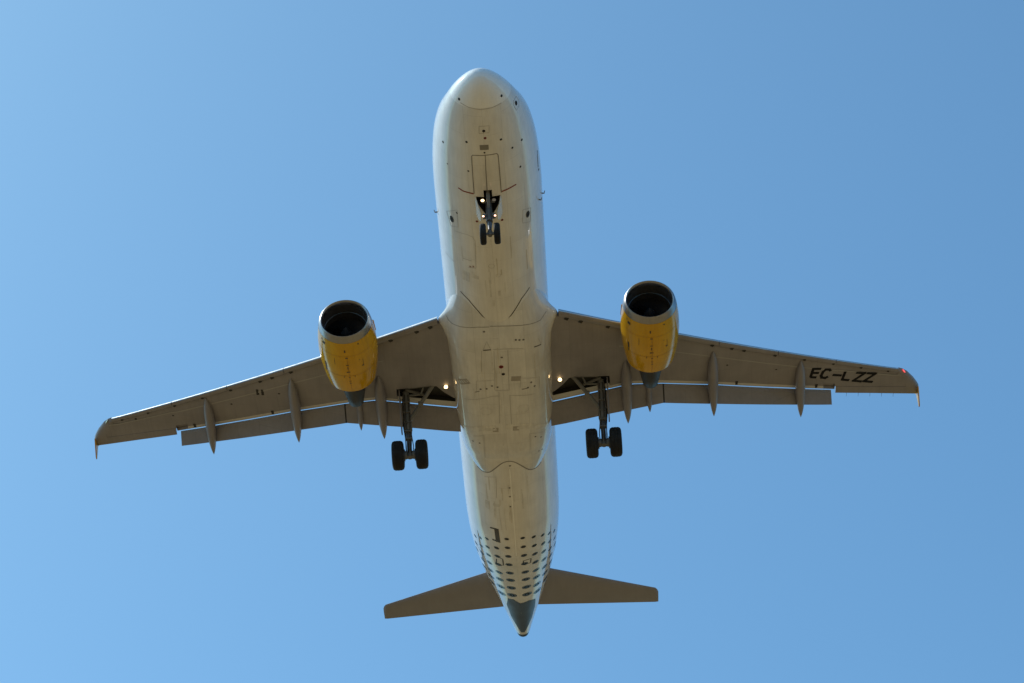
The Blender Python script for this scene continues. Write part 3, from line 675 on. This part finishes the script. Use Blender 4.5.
def decals():
    trees = [belly_z_bvh([fus]), belly_z_bvh([fair])]
    names = ['white', 'dark', 'radome', 'line', 'line2', 'faint', 'grime_shade', 'grime_shade2', 'brown', 'red', 'red2', 'greydot', 'pale', 'tailcone', 'streak']
    M['line2'] = mat('grey_seam', (.22, .21, .20), .5, streak=0); M['brown'] = mat('brown_vent_panel', (.36, .33, .29), .5, streak=0)
    M['red2'] = mat('faded_red_mark', (.52, .40, .36), .5, streak=0); M['pale'] = mat('pale_keel_strip', (.86, .86, .84), .3, streak=0)
    M['streak'] = mat('brown_fluid_streak', (.60, .57, .51), .2, var=.15, streak=.1)
    M['grime_shade2'] = mat('grey_data_plate', (.22, .21, .19), .4, streak=0)
    mbs = [MB(), MB()]
    def snap(p, off=.006, which=None):
        p = Vector(p); best = None
        for i, t in enumerate(trees):
            if which is not None and i != which: continue
            h = t.find_nearest(p)
            if h[0] is None: continue
            if best is None or h[3] < best[0]: best = (h[3], i, h[0], h[1])
        n = best[3]
        x_ = best[2].x; c = Vector((x_, 0, (zt(x_)+zb(x_))/2))
        if n.dot(best[2]-c) < 0: n = -n
        return best[2] + n*off, n, best[1]
    def line(pts, w, mi, which=None, off=.006):
        P = [Vector(p) for p in pts]; Q = []
        for a, b in zip(P, P[1:]):
            k = max(1, int((b-a).length/.12)); Q += [a+(b-a)*i/k for i in range(k)]
        Q.append(P[-1]); which = snap(Q[len(Q)//2])[2] if which is None else which; L_, R_ = [], []
        for i, q in enumerate(Q):
            p, n, _ = snap(q, off, which); t = (Q[min(i+1, len(Q)-1)]-Q[max(i-1, 0)]).normalized(); s_ = n.cross(t).normalized()
            L_.append(snap(p+s_*w/2, off, which)[0]); R_.append(snap(p-s_*w/2, off, which)[0])
        n = len(L_); mbs[which].add(L_+R_, [(i, i+1, n+i+1, n+i) for i in range(n-1)], mi)
    def disc(c, ra, rb, mi, ring=None, off=.006):
        p, n, which = snap(c); t = Vector((1,0,0)); t = (t-n*t.dot(n)).normalized(); s_ = n.cross(t); N = 24
        rr = (ring, 1) if ring else (.5, 1); vs = [] if ring else [p]
        for q in rr: vs += [snap(p+t*ra*q*math.cos(a)+s_*rb*q*math.sin(a), off, which)[0] for a in [2*math.pi*k/N for k in range(N)]]
        o = 0 if ring else 1; fs = [] if ring else [(0, 1+k, 1+(k+1) % N) for k in range(N)]
        fs += [(o+k, o+(k+1) % N, o+N+(k+1) % N, o+N+k) for k in range(N)]
        mbs[which].add(vs, fs, mi)
    for kind, m, w_, pts in DECALS:
        mi = names.index(m)
        if kind == 'L' and len(pts) > 1: line(pts, w_, mi)
        elif kind == 'D': disc(pts[0], w_, w_, mi)
        elif kind == 'E': disc(pts[0], w_[0], w_[1], mi)
        elif kind == 'C': disc(pts[0], w_, w_, mi, .9)
    rnd = random.Random(11)
    for k_ in range(46):                                     # faint fluid streaks running aft
        x = rnd.choice([rnd.uniform(6.5, 10), rnd.uniform(12.5, 19.5), rnd.uniform(21.5, 24)]); y = rnd.gauss(0, .65)
        if abs(y) > 1.5: continue
        l = rnd.uniform(.25, 1.6); z = -2.4 if 12 < x < 20 else -2.05*math.sqrt(1-(y/2.0)**2)
        line([(x, y, z), (x+l*.5, y+rnd.gauss(0,.004), z), (x+l, y+rnd.gauss(0,.008), z)], rnd.uniform(.02, .06), names.index(rnd.choice(['grime_shade', 'streak'])), None, .0025+.00004*k_)
    # sealant seam where the fairing runs out into the hull
    def fz(x, y):
        W, Z = bw(x), bz(x); top = max(-.55, Z+.3); n = bn(x); return top - (top-Z)*max(0, 1-min(1, abs(y)/W)**n)**(1/n)
    def hz(x, y): h, a, b = wd(x), zt(x), zb(x); return (a+b)/2 - (a-b)/2*math.sqrt(max(0, 1-(y/h)**2))
    seam = []
    for k in range(-13, 14):
        y = k*.1; lo, hi = 18.5, 22.3
        if fz(lo, y) > hz(lo, y): continue
        for _ in range(40):
            m_ = (lo+hi)/2
            if fz(m_, y) < hz(m_, y): lo = m_
            else: hi = m_
        seam.append((lo+.02, y, hz(lo, y)))
    line(seam, .05, names.index('line2'), 0)
    # growing charcoal dots round the rear fuselage
    for i, x0 in enumerate((25.95,26.72,27.54,28.42,29.37,30.24,31.19,32.10)):
        r_ = .095 + .017*i
        for y, dx in ((.335,0),(.80,.20),(1.18,.48),(1.46,.82),(1.68,1.2)):
            x = x0+dx
            if x > 32.75: continue
            h, a, b = wd(x), zt(x), zb(x)
            if y > .985*h or (i == 0 and y in (.80,)): 
                if y > .985*h: continue
            for s_ in (1, -1):
                if i == 0 and y == .80 and s_ > 0: continue
                z = (a+b)/2 - (a-b)/2*math.sqrt(1-(y/h)**2); disc((x, s_*y, z), r_*1.05, r_*1.08, 11)
    # dark unpainted access panel of the tail cone
    N = len(CONE); c = Vector((34.3, 0, -.1)); rings = []
    B = []
    for i in range(N):
        a, b = Vector(CONE[i]), Vector(CONE[(i+1) % N]); k = max(1, int((b-a).length/.15)); B += [a+(b-a)*j/k for j in range(k)]
    vs = []; K = 10
    for q in range(K+1): vs += [snap(c+(p-c)*(.02+.98*q/K), .008, 0)[0] for p in B]
    n = len(B); mbs[0].add(vs, [(q*n+i, q*n+(i+1) % n, (q+1)*n+(i+1) % n, (q+1)*n+i) for q in range(K) for i in range(n)], 13)
    for o, mb in zip((fus, fair), mbs):
        while len(o.data.materials) < 3: o.data.materials.append(M[names[len(o.data.materials)]])
        for nm in names[3:]: o.data.materials.append(M[nm])
        t = bpy.data.meshes.new('t'); t.from_pydata(mb.v, [], mb.f); t.polygons.foreach_set('material_index', mb.m); t.polygons.foreach_set('use_smooth', [True]*len(mb.f))
        bm = bmesh.new(); bm.from_mesh(o.data); bm.from_mesh(t); bm.to_mesh(o.data); bm.free(); bpy.data.meshes.remove(t)
decals()

# ------------------------------------------------------------------ markings under the wings
def wing_marks():
    def join(o, mb, mi):
        t = bpy.data.meshes.new('t'); t.from_pydata(mb.v, [], mb.f); t.polygons.foreach_set('material_index', [mi]*len(mb.f))
        bm = bmesh.new(); bm.from_mesh(t); bmesh.ops.recalc_face_normals(bm, faces=bm.faces); bm.to_mesh(t); bm.free()
        bm = bmesh.new(); bm.from_mesh(o.data); bm.from_mesh(t); bm.to_mesh(o.data); bm.free(); bpy.data.meshes.remove(t)
    def strokes(lines, w_, side):
        mb = MB()
        for st in lines:
            P = [Vector((x, y)) for x, y in st]
            for i, (a, b) in enumerate(zip(P, P[1:])):
                d = (b-a).normalized(); n = Vector((-d.y, d.x))*w_/2; a2, b2 = a-d*w_*.42*(i > 0), b+d*w_*.42*(i < len(P)-2)
                q = [a2+n, b2+n, b2-n, a2-n]; e = .0006*i
                mb.add([(p.x, side*p.y, zw(p.y)-.016-e) for p in q] + [(p.x, side*p.y, zw(p.y)-.008) for p in q], [(0,1,2,3),(0,4,5,1),(1,5,6,2),(2,6,7,3),(3,7,4,0)])
        return mb
    strokes(LETTERS, .115, -1).build('registration_lettering', M['letter'], wings[-1], 0)
    for side in (1, -1):
        mb = MB(); w_ = wings[side]
        for y in (2.62,3.16,4.2,6.85,8.29,9.08,9.58,10.84,12.05,13.26,14.43,15.59):         # openings for the slat tracks
            x = XLE(y)+.36*(1-.45*(y-2)/15)-.02; z = zw(y)-.012; s_ = 1-.03*y
            mb.slab([(x-.10*s_,side*(y-.02),z),(x+.02*s_,side*(y+.10*s_),z),(x+.17*s_,side*(y+.02),z),(x+.08*s_,side*(y-.11*s_),z)], (0,0,.03))
        for y, f in (((15.0,.42),(13.4,.45)) if side > 0 else ()) + ((10.9,.5),(8.9,.52)):                            # small drains
            x = XLE(y)+f*(XLO(min(y,13.3))-XLE(y)); z = zw(y)-.012; mb.slab([(x-.04,side*y,z),(x,side*(y+.05),z),(x+.05,side*y,z),(x,side*(y-.05),z)], (0,0,.03))
        for y in (12.6, 9.3):
            x = XLO(y)-.12; z = zw(y)-.012; mb.slab([(x-.16,side*(y-.05),z),(x-.14,side*(y+.06),z),(x+.06,side*(y+.04),z),(x+.06,side*(y-.05),z)], (0,0,.03))
        if side > 0:
            for y in (9.55, 9.75):                                                           # worn stencil next to the track fairing
                x = 17.15; z = zw(y)-.012; mb.slab([(x-.17,y-.04,z),(x-.17,y+.05,z),(x+.17,y+.06,z),(x+.17,y-.05,z)], (0,0,.03))
        join(w_, mb, 1)
        mb = MB(); rows = []                                                                 # spanwise skin joint, paler than the panels
        for i in range(31):
            y = 4.6 + (16.2-4.6)*i/30; x = XLE(y) + .36*(XLO(y) if y < 13.4 else AIL(min(y,16.4)))- .36*XLE(y) ; z = zw(y)-.009
            rows.append([(x-.03,side*y,z),(x+.03,side*y,z)])
        mb.loft(rows, False, False); join(w_, mb, 3)
wing_marks()
